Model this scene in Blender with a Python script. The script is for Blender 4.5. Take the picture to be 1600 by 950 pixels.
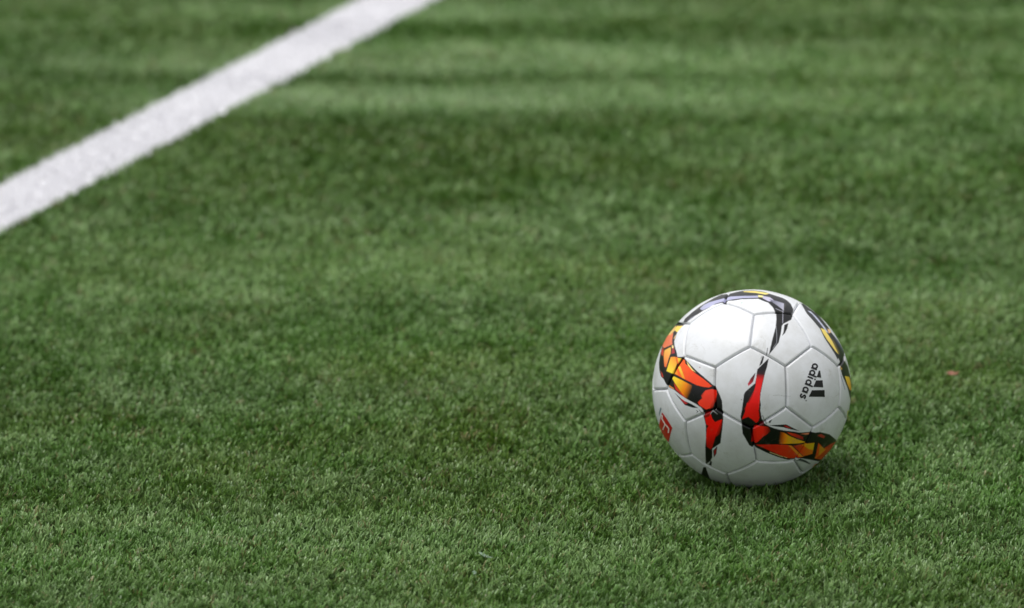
import bpy, math, itertools
import numpy as np

for o in list(bpy.data.objects):
    bpy.data.objects.remove(o)
scene = bpy.context.scene
COL = scene.collection

# ------------------------------------------------------------------ camera
PITCH = math.radians(16.6)
CAM_H = 2.016
cd = bpy.data.cameras.new('camera')
cd.sensor_width = 36.0
cd.lens = 202.5
cd.clip_start = 0.1
cd.clip_end = 2000.0
cd.dof.use_dof = True
cd.dof.focus_distance = 6.22
cd.dof.aperture_fstop = 4.0
cam = bpy.data.objects.new('camera', cd)
COL.objects.link(cam)
cam.location = (0.0, 0.0, CAM_H)
cam.rotation_euler = (math.pi / 2 - PITCH, 0.0, 0.0)
scene.camera = cam

# ------------------------------------------------------------------ overcast sky and sun
SUN_EL, SUN_AZ = math.radians(76), math.radians(-75)     # azimuth measured from +Y towards +X
world = bpy.data.worlds.new('World')
scene.world = world
world.use_nodes = True
wn = world.node_tree
wn.nodes.clear()
sky = wn.nodes.new('ShaderNodeTexSky')
sky.sky_type = 'NISHITA'
sky.sun_disc = False
sky.sun_elevation = SUN_EL
sky.sun_rotation = SUN_AZ
sky.air_density = 1.0
sky.dust_density = 4.0
sky.ozone_density = 1.0
hsv = wn.nodes.new('ShaderNodeHueSaturation')            # cloud cover: the sky's blue mostly greyed out
hsv.inputs['Saturation'].default_value = 0.08
bg = wn.nodes.new('ShaderNodeBackground')
bg.inputs['Strength'].default_value = 0.105
wo = wn.nodes.new('ShaderNodeOutputWorld')
wn.links.new(sky.outputs[0], hsv.inputs['Color'])
wn.links.new(hsv.outputs[0], bg.inputs['Color'])
wn.links.new(bg.outputs[0], wo.inputs['Surface'])

sd = bpy.data.lights.new('sun', 'SUN')
sd.energy = 1.15
sd.angle = math.radians(40)
sd.color = (1.0, 0.98, 0.95)
sun = bpy.data.objects.new('sun', sd)
COL.objects.link(sun)
sun.rotation_euler = (math.pi / 2 - SUN_EL, 0.0, math.pi - SUN_AZ)
sun.location = (-3, 4, 6)

scene.view_settings.view_transform = 'Standard'
scene.view_settings.look = 'None'
scene.view_settings.exposure = 0.74
scene.view_settings.gamma = 1.0
scene.view_settings.use_curve_mapping = False

LINE_P = np.array([-0.6245, 7.265])
LINE_D = np.array([0.3944, 0.9189]); LINE_D /= np.linalg.norm(LINE_D)
LINE_N = np.array([-LINE_D[1], LINE_D[0]])
LINE_W = 0.106

# ------------------------------------------------------------------ helpers
rng = np.random.default_rng(7)


def lin(c):
    c = np.asarray(c, dtype=np.float64) / 255.0
    return np.where(c <= 0.04045, c / 12.92, ((c + 0.055) / 1.055) ** 2.4)


def mesh_np(name, verts, faces, n):
    """mesh from a (V,3) array and an (F,n) index array"""
    me = bpy.data.meshes.new(name)
    V, F = len(verts), len(faces)
    me.vertices.add(V)
    me.vertices.foreach_set('co', np.ascontiguousarray(verts, dtype=np.float32).ravel())
    me.loops.add(F * n)
    me.loops.foreach_set('vertex_index', np.ascontiguousarray(faces, dtype=np.int32).ravel())
    me.polygons.add(F)
    me.polygons.foreach_set('loop_start', np.arange(0, F * n, n, dtype=np.int32))
    me.polygons.foreach_set('loop_total', np.full(F, n, dtype=np.int32))
    me.polygons.foreach_set('use_smooth', np.ones(F, dtype=bool))
    me.update(calc_edges=True)
    return me


def point_colour(me, name, rgb):
    a = me.attributes.new(name, 'FLOAT_COLOR', 'POINT')
    rgba = np.ones((len(rgb), 4), dtype=np.float32)
    rgba[:, :3] = rgb
    a.data.foreach_set('color', rgba.ravel())


def link(name, me, mat, parent=None):
    o = bpy.data.objects.new(name, me)
    if mat:
        me.materials.append(mat)
    COL.objects.link(o)
    if parent:
        o.parent = parent
    return o


def noise2(x, y, sx, sy, seed, octaves=2):
    """smooth value noise 0..1 with cells of sx by sy metres"""
    out = np.zeros_like(x)
    tot, amp = 0.0, 1.0
    for k in range(octaves):
        r = np.random.default_rng(seed * 31 + k)
        g = r.random((256, 256))
        fx, fy = x / sx * 2 ** k + 91.3, y / sy * 2 ** k + 57.7
        ix, iy = np.floor(fx).astype(int), np.floor(fy).astype(int)
        tx, ty = fx - ix, fy - iy
        tx, ty = tx * tx * (3 - 2 * tx), ty * ty * (3 - 2 * ty)
        a = g[ix % 256, iy % 256]; b = g[(ix + 1) % 256, iy % 256]
        c = g[ix % 256, (iy + 1) % 256]; d = g[(ix + 1) % 256, (iy + 1) % 256]
        out += amp * ((a * (1 - tx) + b * tx) * (1 - ty) + (c * (1 - tx) + d * tx) * ty)
        tot += amp
        amp *= 0.55
    return out / tot


def new_mat(name):
    m = bpy.data.materials.new(name)
    m.use_nodes = True
    nt = m.node_tree
    return m, nt, nt.nodes['Principled BSDF']


# ------------------------------------------------------------------ materials
def ground_material():
    m, nt, p = new_mat('infill')
    tc = nt.nodes.new('ShaderNodeTexCoord')
    n1 = nt.nodes.new('ShaderNodeTexNoise'); n1.inputs['Scale'].default_value = 420.0; n1.inputs['Detail'].default_value = 3.0
    n2 = nt.nodes.new('ShaderNodeTexNoise'); n2.inputs['Scale'].default_value = 1.7; n2.inputs['Detail'].default_value = 5.0
    r1 = nt.nodes.new('ShaderNodeValToRGB')
    r1.color_ramp.elements[0].position = 0.35; r1.color_ramp.elements[0].color = (0.020, 0.034, 0.009, 1)
    r1.color_ramp.elements[1].position = 0.68; r1.color_ramp.elements[1].color = (0.075, 0.135, 0.026, 1)
    r2 = nt.nodes.new('ShaderNodeMix'); r2.data_type = 'RGBA'; r2.blend_type = 'MULTIPLY'
    r2.inputs['Factor'].default_value = 0.25
    b = nt.nodes.new('ShaderNodeBump'); b.inputs['Strength'].default_value = 0.8; b.inputs['Distance'].default_value = 0.004
    L = nt.links.new
    L(tc.outputs['Object'], n1.inputs['Vector']); L(tc.outputs['Object'], n2.inputs['Vector'])
    L(n1.outputs['Fac'], r1.inputs['Fac']); L(r1.outputs['Color'], r2.inputs[6]); L(n2.outputs['Color'], r2.inputs[7])
    L(r2.outputs[2], p.inputs['Base Color'])
    L(n1.outputs['Fac'], b.inputs['Height']); L(b.outputs['Normal'], p.inputs['Normal'])
    p.inputs['Roughness'].default_value = 0.95
    p.inputs['Specular IOR Level'].default_value = 0.1
    return m


def fibre_material(name, rough, trans):
    m, nt, p = new_mat(name)
    at = nt.nodes.new('ShaderNodeAttribute'); at.attribute_name = 'tint'
    nt.links.new(at.outputs['Color'], p.inputs['Base Color'])
    p.inputs['Roughness'].default_value = rough
    p.inputs['IOR'].default_value = 1.49
    tr = nt.nodes.new('ShaderNodeBsdfTranslucent')
    nt.links.new(at.outputs['Color'], tr.inputs['Color'])
    mx = nt.nodes.new('ShaderNodeMixShader'); mx.inputs[0].default_value = trans
    out = nt.nodes['Material Output']
    nt.links.new(p.outputs[0], mx.inputs[1]); nt.links.new(tr.outputs[0], mx.inputs[2])
    nt.links.new(mx.outputs[0], out.inputs['Surface'])
    return m


def far_fibre_material():
    """the same yarn for the repeated pile further off: slow colour drift and the painted line by place on the pitch"""
    m = fibre_material('green_fibre_wide', 0.40, 0.22)
    nt = m.node_tree
    L = nt.links.new
    at = [n for n in nt.nodes if n.type == 'ATTRIBUTE'][0]
    ge = nt.nodes.new('ShaderNodeNewGeometry')
    no = nt.nodes.new('ShaderNodeTexNoise'); no.inputs['Scale'].default_value = 3.0; no.inputs['Detail'].default_value = 4.0
    mr = nt.nodes.new('ShaderNodeMapRange'); mr.inputs[1].default_value = 0.3; mr.inputs[2].default_value = 0.7; mr.inputs[3].default_value = 0.75; mr.inputs[4].default_value = 1.25
    sc = nt.nodes.new('ShaderNodeVectorMath'); sc.operation = 'SCALE'
    su = nt.nodes.new('ShaderNodeVectorMath'); su.operation = 'SUBTRACT'; su.inputs[1].default_value = (LINE_P[0], LINE_P[1], 0)
    do = nt.nodes.new('ShaderNodeVectorMath'); do.operation = 'DOT_PRODUCT'; do.inputs[1].default_value = (LINE_N[0], LINE_N[1], 0)
    ab = nt.nodes.new('ShaderNodeMath'); ab.operation = 'ABSOLUTE'
    lt = nt.nodes.new('ShaderNodeMath'); lt.operation = 'LESS_THAN'; lt.inputs[1].default_value = LINE_W / 2
    mx = nt.nodes.new('ShaderNodeMix'); mx.data_type = 'RGBA'; mx.inputs[7].default_value = (0.84, 0.835, 0.85, 1)
    L(ge.outputs['Position'], no.inputs['Vector']); L(no.outputs['Fac'], mr.inputs[0])
    L(at.outputs['Color'], sc.inputs[0]); L(mr.outputs[0], sc.inputs['Scale'])
    L(ge.outputs['Position'], su.inputs[0]); L(su.outputs[0], do.inputs[0]); L(do.outputs['Value'], ab.inputs[0]); L(ab.outputs[0], lt.inputs[0])
    L(lt.outputs[0], mx.inputs['Factor']); L(sc.outputs[0], mx.inputs[6])
    for n in nt.nodes:
        if n.type == 'BSDF_PRINCIPLED':
            L(mx.outputs[2], n.inputs['Base Color'])
        if n.type == 'BSDF_TRANSLUCENT':
            L(mx.outputs[2], n.inputs['Color'])
    return m


def ball_material():
    m, nt, p = new_mat('printed_ball_skin')
    at = nt.nodes.new('ShaderNodeAttribute'); at.attribute_name = 'print'
    tc = nt.nodes.new('ShaderNodeTexCoord')
    n = nt.nodes.new('ShaderNodeTexNoise'); n.inputs['Scale'].default_value = 30.0; n.inputs['Detail'].default_value = 6.0
    n.inputs['Roughness'].default_value = 0.65
    r = nt.nodes.new('ShaderNodeValToRGB')
    r.color_ramp.elements[0].position = 0.30; r.color_ramp.elements[0].color = (0.80, 0.79, 0.75, 1)
    r.color_ramp.elements[1].position = 0.56; r.color_ramp.elements[1].color = (1, 1, 1, 1)
    mx = nt.nodes.new('ShaderNodeMix'); mx.data_type = 'RGBA'; mx.blend_type = 'MULTIPLY'; mx.inputs['Factor'].default_value = 0.75
    f = nt.nodes.new('ShaderNodeTexNoise'); f.inputs['Scale'].default_value = 900.0; f.inputs['Detail'].default_value = 1.0
    b = nt.nodes.new('ShaderNodeBump'); b.inputs['Strength'].default_value = 0.12; b.inputs['Distance'].default_value = 0.0006
    rr = nt.nodes.new('ShaderNodeMapRange'); rr.inputs[3].default_value = 0.25; rr.inputs[4].default_value = 0.40
    L = nt.links.new
    L(tc.outputs['Object'], n.inputs['Vector']); L(tc.outputs['Object'], f.inputs['Vector'])
    L(n.outputs['Fac'], r.inputs['Fac']); L(at.outputs['Color'], mx.inputs[6]); L(r.outputs['Color'], mx.inputs[7])
    s1 = nt.nodes.new('ShaderNodeTexNoise'); s1.inputs['Scale'].default_value = 46.0; s1.inputs['Detail'].default_value = 8.0; s1.inputs['Roughness'].default_value = 0.75
    s1.inputs['Distortion'].default_value = 0.8
    s2 = nt.nodes.new('ShaderNodeMapRange'); s2.inputs[1].default_value = 0.57; s2.inputs[2].default_value = 0.76; s2.inputs[3].default_value = 0.0; s2.inputs[4].default_value = 0.48
    s3 = nt.nodes.new('ShaderNodeMix'); s3.data_type = 'RGBA'; s3.inputs[7].default_value = (0.26, 0.25, 0.18, 1)
    L(tc.outputs['Object'], s1.inputs['Vector']); L(s1.outputs['Fac'], s2.inputs[0]); L(s2.outputs[0], s3.inputs['Factor'])
    L(mx.outputs[2], s3.inputs[6]); L(s3.outputs[2], p.inputs['Base Color'])
    L(f.outputs['Fac'], b.inputs['Height']); L(b.outputs['Normal'], p.inputs['Normal'])
    L(n.outputs['Fac'], rr.inputs[0]); L(rr.outputs[0], p.inputs['Roughness'])
    p.inputs['IOR'].default_value = 1.46
    return m


def scrap_material(name, c0, c1, scale):
    m, nt, p = new_mat(name)
    tc = nt.nodes.new('ShaderNodeTexCoord')
    n = nt.nodes.new('ShaderNodeTexNoise'); n.inputs['Scale'].default_value = scale
    r = nt.nodes.new('ShaderNodeValToRGB')
    r.color_ramp.elements[0].position = 0.35; r.color_ramp.elements[0].color = (*c0, 1)
    r.color_ramp.elements[1].position = 0.65; r.color_ramp.elements[1].color = (*c1, 1)
    nt.links.new(tc.outputs['Object'], n.inputs['Vector']); nt.links.new(n.outputs['Fac'], r.inputs['Fac'])
    nt.links.new(r.outputs['Color'], p.inputs['Base Color'])
    p.inputs['Roughness'].default_value = 0.6
    return m


M_GROUND = ground_material()
M_FIBRE = fibre_material('green_fibre', 0.40, 0.22)
M_FAR = far_fibre_material()
M_WHITE = fibre_material('white_fibre', 0.9, 0.42)
M_WHITE.node_tree.nodes['Principled BSDF'].inputs['Specular IOR Level'].default_value = 0.12
M_BALL = ball_material()

# ------------------------------------------------------------------ the pitch: ground sheet and painted line
gv = np.array([(-400, -400, 0), (400, -400, 0), (400, 400, 0), (-400, 400, 0)], float)
ground = link('ground', mesh_np('ground', gv, np.array([[0, 1, 2, 3]]), 4), M_GROUND)
ground['kind'] = 'structure'
ground['label'] = 'flat green artificial turf base of the football pitch'

lw, ll = LINE_W / 2 + 0.002, 45.0
lc = [LINE_P + LINE_D * s * ll + LINE_N * t * lw for s, t in ((-1, -1), (1, -1), (1, 1), (-1, 1))]
lv = np.array([(p[0], p[1], 0.004) for p in lc])
M_LINE = scrap_material('white_backing', (0.60, 0.60, 0.62), (0.66, 0.66, 0.68), 300.0)
M_LINE.node_tree.nodes['Principled BSDF'].inputs['Specular IOR Level'].default_value = 0.05
M_LINE.node_tree.nodes['Principled BSDF'].inputs['Roughness'].default_value = 0.95
line = link('pitch_line', mesh_np('pitch_line', lv, np.array([[0, 1, 2, 3]]), 4), M_LINE)
line['kind'] = 'structure'
line['label'] = 'straight white boundary line running diagonally across the green turf'

# ------------------------------------------------------------------ turf fibres
BALL_R = 0.11
BALL_C = np.array([0.26494, 6.07486, 0.1072])


def lay_field(x, y):
    """how far the pile is brushed away from (+) or towards (-) the viewer's side, brushed in uneven strips"""
    wob = 0.010 * (noise2(x, y, 0.5, 0.5, 11) - 0.5)
    yy = y + wob
    f = 0.28 * (noise2(x, yy, 0.5, 0.12, 3, 3) - 0.5) * 2
    f += 0.20 * (noise2(x, yy, 0.20, 0.05, 4, 2) - 0.5) * 2
    side = np.clip(0.8 - 0.75 * (x - 0.05), 0.2, 0.95) * np.clip(1.0 + 2.2 * (x + 0.28), 0.06, 1.0)
    fade = 0.45 + 1.1 * noise2(x, y, 0.30, 0.05, 9, 2)
    for y0, y1, a in ((8.20, 8.30, 0.8), (8.08, 8.18, -0.45), (7.88, 8.06, 1.0), (7.82, 7.87, -0.5), (7.665, 7.80, 1.05), (7.30, 7.655, -0.10), (6.75, 7.1, 0.2)):
        e = 0.014
        box = 1 / (1 + np.exp(-np.clip((yy - y0) / e, -40, 40))) / (1 + np.exp(-np.clip((y1 - yy) / e, -40, 40)))
        f += a * side * fade * box
    return f


def fibres(tx, ty, per, spread, length, width, seed):
    """bundles of flat curved blades rooted at the tuft points; returns verts (n,6,3), the tuft index and per blade random"""
    r = np.random.default_rng(seed)
    n = len(tx) * per
    ti = np.repeat(np.arange(len(tx)), per)
    lay = lay_field(tx, ty)[ti]
    ang = r.random(n) * 2 * math.pi
    bx = tx[ti] + np.cos(ang) * spread * r.random(n)
    by = ty[ti] + np.sin(ang) * spread * r.random(n)
    # lean direction: outward from the tuft, pulled along the lay
    tang = (6 * math.pi * noise2(tx, ty, 0.013, 0.013, 56, 2))[ti] + r.normal(0, 0.45, n)
    out = ang + r.normal(0, 0.6, n)
    dirx = 0.7 * np.cos(out) + 0.65 * np.cos(tang) + 0.30
    diry = 0.7 * np.sin(out) + 0.65 * np.sin(tang) + 1.3 * lay
    dl = np.hypot(dirx, diry) + 1e-6
    dirx, diry = dirx / dl, diry / dl
    ln = length * (0.7 + 0.6 * r.random(n)) * (1 - 0.08 * np.clip(lay, -1, 1))
    # pile crowding up round the ball, pushed outward by it
    ox, oy = bx - BALL_C[0], by - BALL_C[1]
    od = np.hypot(ox, oy) + 1e-6
    ring = np.exp(-((od - 0.050) / 0.016) ** 2)
    ln *= 1 + 0.95 * ring
    dirx = dirx * (1 - 0.5 * ring) + 0.5 * ring * ox / od
    diry = diry * (1 - 0.5 * ring) + 0.5 * ring * oy / od
    a0 = np.radians(4 + 28 * r.random(n) * (1 - 0.5 * ring))
    a1 = np.radians(18 + 50 * r.random(n) + 12 * np.abs(lay))
    w = width * (0.75 + 0.5 * r.random(n))
    # three stations along the blade
    def step(a, l):
        return dirx * np.sin(a) * l, diry * np.sin(a) * l, np.cos(a) * l
    s1 = step(a0, ln * 0.55)
    s2 = step(a1, ln * 0.45)
    P0 = np.stack([bx, by, np.full(n, 0.001)], 1)
    P1 = P0 + np.stack(s1, 1)
    P2 = P1 + np.stack(s2, 1)
    tw = r.normal(0, 0.5, n)
    sx, sy = -diry, dirx
    wx, wy = sx * np.cos(tw) + dirx * np.sin(tw), sy * np.cos(tw) + diry * np.sin(tw)
    W = np.stack([wx, wy, 0.25 * np.sin(tw * 2)], 1)
    W /= np.linalg.norm(W, axis=1)[:, None]
    h = (w / 2)[:, None]
    V = np.stack([P0 - W * h, P0 + W * h, P1 - W * h, P1 + W * h, P2 - W * h * 0.7, P2 + W * h * 0.7], 1)
    return V, ti, r


def tuft_points(x0, x1, y0, y1, spacing, seed):
    r = np.random.default_rng(seed)
    gx, gy = np.meshgrid(np.arange(x0, x1, spacing), np.arange(y0, y1, spacing))
    gx = gx.ravel() + (r.random(gx.size) - 0.5) * spacing * 1.1
    gy = gy.ravel() + (r.random(gy.size) - 0.5) * spacing * 1.1
    return gx, gy


CELL = 0.2


def near_cells():
    """0.2 m squares of the pitch that get their own individual blades"""
    out = set()
    for iy in range(int(5.4 / CELL), int(8.8 / CELL)):
        for ix in range(-8, 8):
            x0, x1, y0, y1 = ix * CELL, (ix + 1) * CELL, iy * CELL, (iy + 1) * CELL
            if y1 > 5.60 and y0 < 8.40 and min(abs(x0), abs(x1)) < 0.0915 * y1 + 0.01:
                out.add((ix, iy))
    return out


NEAR = near_cells()
near_grid = np.zeros((64, 64), dtype=bool)
for c_ in NEAR:
    near_grid[c_[0] + 32, c_[1]] = True


def in_near(x, y):
    return near_grid[np.floor(x / CELL).astype(int) + 32, np.floor(y / CELL).astype(int)]


def green_tints(x, y, nb, ti, r):
    """dyed yarn: a few greens mixed in each tuft, patches of olive and dusty wear"""
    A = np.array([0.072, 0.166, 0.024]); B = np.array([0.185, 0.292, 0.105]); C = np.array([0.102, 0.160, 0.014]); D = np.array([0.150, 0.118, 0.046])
    pa = noise2(x, y, 0.30, 0.22, 21, 3)
    pb = noise2(x, y, 0.05, 0.05, 22, 2)
    dust = noise2(x, y, 0.6, 0.12, 23, 3)
    k = r.random(nb)
    m1 = np.clip(0.10 + 1.4 * (pb[ti] - 0.33) + 0.8 * (k - 0.5) + 0.16 * np.clip(lay_field(x, y), -1, 1)[ti], 0, 1)[:, None]  # lay term puts the brushed pile's light look into the blade colour
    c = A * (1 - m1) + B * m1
    m2 = np.clip(1.3 * (pa[ti] - 0.50) + 0.5 * (r.random(nb) - 0.5), 0, 0.9)[:, None]
    c = c * (1 - m2) + C * m2
    pc = noise2(x, y, 0.022, 0.022, 24, 2)
    m3 = (r.random(nb) < 0.03 + np.clip(2.2 * (pc[ti] - 0.70) + 0.25 * (pa[ti] - 0.55), 0, 0.7))[:, None] * 0.75
    c = c * (1 - m3) + D * m3
    g = (0.68 + 0.64 * r.random(nb)) * (0.80 + 0.42 * dust[ti])
    return 1.10 * c * g[:, None]


def build_fibres(name, V, tint, mat, parent=None):
    n = len(V)
    f = np.array([[0, 1, 3, 2], [2, 3, 5, 4]])
    F = (np.arange(n)[:, None, None] * 6 + f[None]).reshape(-1, 4)
    me = mesh_np(name, V.reshape(-1, 3), F, 4)
    point_colour(me, 'tint', np.repeat(tint, 6, axis=0))
    return link(name, me, mat, parent)


def make_turf():
    green, gt, white, wt = [], [], [], []
    sets = []
    nx, ny = tuft_points(-1.0, 1.0, 5.4, 7.0, 0.0083, 5)
    k = in_near(nx, ny)
    sets.append((nx[k], ny[k], 11, 0.0044, 0.0096, 0.00158, 51))
    nx, ny = tuft_points(-1.2, 1.2, 7.0, 8.8, 0.0096, 15)
    k = in_near(nx, ny)
    sets.append((nx[k], ny[k], 8, 0.0050, 0.0102, 0.00228, 53))
    for tx, ty, per, spread, length, width, seed in sets:
        d = np.hypot(tx - BALL_C[0], ty - BALL_C[1])
        k = d > 0.018
        tx, ty = tx[k], ty[k]
        V, ti, r = fibres(tx, ty, per, spread, length, width, seed)
        rx, ry = V[:, :2, 0].mean(1), V[:, :2, 1].mean(1)
        off = (rx - LINE_P[0]) * LINE_N[0] + (ry - LINE_P[1]) * LINE_N[1]
        w = np.abs(off) < LINE_W / 2 + 0.0012 * r.normal(0, 1, len(off))
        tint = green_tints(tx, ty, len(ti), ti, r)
        wc = np.array([0.85, 0.845, 0.87]) * (0.90 + 0.10 * r.random(len(ti)))[:, None]
        # no blade stands inside the ball
        c = V.mean(axis=1) - BALL_C
        keep = np.linalg.norm(c, axis=1) > BALL_R - 0.0005
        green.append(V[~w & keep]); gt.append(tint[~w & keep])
        white.append(V[w]); wt.append(wc[w])
    n_near = sum(map(len, green))
    # one square of pile that is repeated over the rest of the pitch
    px, py = tuft_points(0.0, CELL, 0.0, CELL, 0.0100, 25)
    V, ti, r = fibres(px + 20, py + 20, 8, 0.0052, 0.0102, 0.0024, 54)
    V[..., 0] -= 20 + CELL / 2; V[..., 1] -= 20 + CELL / 2
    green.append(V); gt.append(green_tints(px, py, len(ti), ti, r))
    V = np.concatenate(green); n = len(V)
    f = np.array([[0, 1, 3, 2], [2, 3, 5, 4]])
    F = (np.arange(n)[:, None, None] * 6 + f[None]).reshape(-1, 4)
    cells = [((ix + 0.5) * CELL, (iy + 0.5) * CELL, 0.0) for iy in range(5, 80) for ix in range(-40, 40) if (ix, iy) not in NEAR]
    me = mesh_np('turf', np.concatenate([V.reshape(-1, 3), np.array(cells)]), F, 4)
    tint = np.ones((n * 6 + len(cells), 3)) * 0.1
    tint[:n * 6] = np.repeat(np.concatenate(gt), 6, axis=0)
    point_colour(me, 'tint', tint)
    kind = np.full(n * 6 + len(cells), 2, dtype=np.int32)        # 0 own blades, 1 the repeated square, 2 where it is set down
    kind[:n_near * 6] = 0
    kind[n_near * 6:n * 6] = 1
    me.attributes.new('kind', 'INT', 'POINT').data.foreach_set('value', kind)
    g = link('turf', me, M_FIBRE)
    me.materials.append(M_FAR)
    mi = np.zeros(len(F), dtype=np.int32)
    mi[n_near * 2:] = 1
    me.polygons.foreach_set('material_index', mi)
    spread_pile(g)
    g['kind'] = 'stuff'; g['category'] = 'grass'
    g['label'] = 'short green artificial grass pile covering the football pitch'
    w = build_fibres('white_pile', np.concatenate(white), np.concatenate(wt), M_WHITE, line)
    w['kind'] = 'stuff'
    print('blades', n, sum(map(len, white)), 'squares', len(cells))


def spread_pile(o):
    """geometry nodes: keep the own blades, set the repeated square down on every other square of the pitch"""
    ng = bpy.data.node_groups.new('pile', 'GeometryNodeTree')
    ng.interface.new_socket('Geometry', in_out='INPUT', socket_type='NodeSocketGeometry')
    ng.interface.new_socket('Geometry', in_out='OUTPUT', socket_type='NodeSocketGeometry')
    N, L = ng.nodes.new, ng.links.new
    gi, go = N('NodeGroupInput'), N('NodeGroupOutput')
    na = N('GeometryNodeInputNamedAttribute'); na.data_type = 'INT'; na.inputs['Name'].default_value = 'kind'

    def part(v):
        c = N('FunctionNodeCompare'); c.data_type = 'INT'; c.operation = 'EQUAL'; c.inputs[3].default_value = v
        L(na.outputs[0], c.inputs[2])
        s_ = N('GeometryNodeSeparateGeometry'); s_.domain = 'POINT'
        L(gi.outputs[0], s_.inputs[0]); L(c.outputs[0], s_.inputs[1])
        return s_.outputs[0]
    own, square, spots = part(0), part(1), part(2)
    mp = N('GeometryNodeMeshToPoints')
    L(spots, mp.inputs[0])
    ri = N('FunctionNodeRandomValue'); ri.data_type = 'INT'; ri.inputs['Seed'].default_value = 4
    ri.inputs[4].default_value = 0; ri.inputs[5].default_value = 3
    mu = N('ShaderNodeMath'); mu.operation = 'MULTIPLY'; mu.inputs[1].default_value = math.pi / 2
    L(ri.outputs[2], mu.inputs[0])
    cv = N('ShaderNodeCombineXYZ'); L(mu.outputs[0], cv.inputs['Z'])
    ip = N('GeometryNodeInstanceOnPoints')
    L(mp.outputs[0], ip.inputs['Points']); L(square, ip.inputs['Instance']); L(cv.outputs[0], ip.inputs['Rotation'])
    jo = N('GeometryNodeJoinGeometry')
    L(own, jo.inputs[0]); L(ip.outputs[0], jo.inputs[0]); L(jo.outputs[0], go.inputs[0])
    md = o.modifiers.new('pile', 'NODES'); md.node_group = ng


make_turf()

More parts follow.
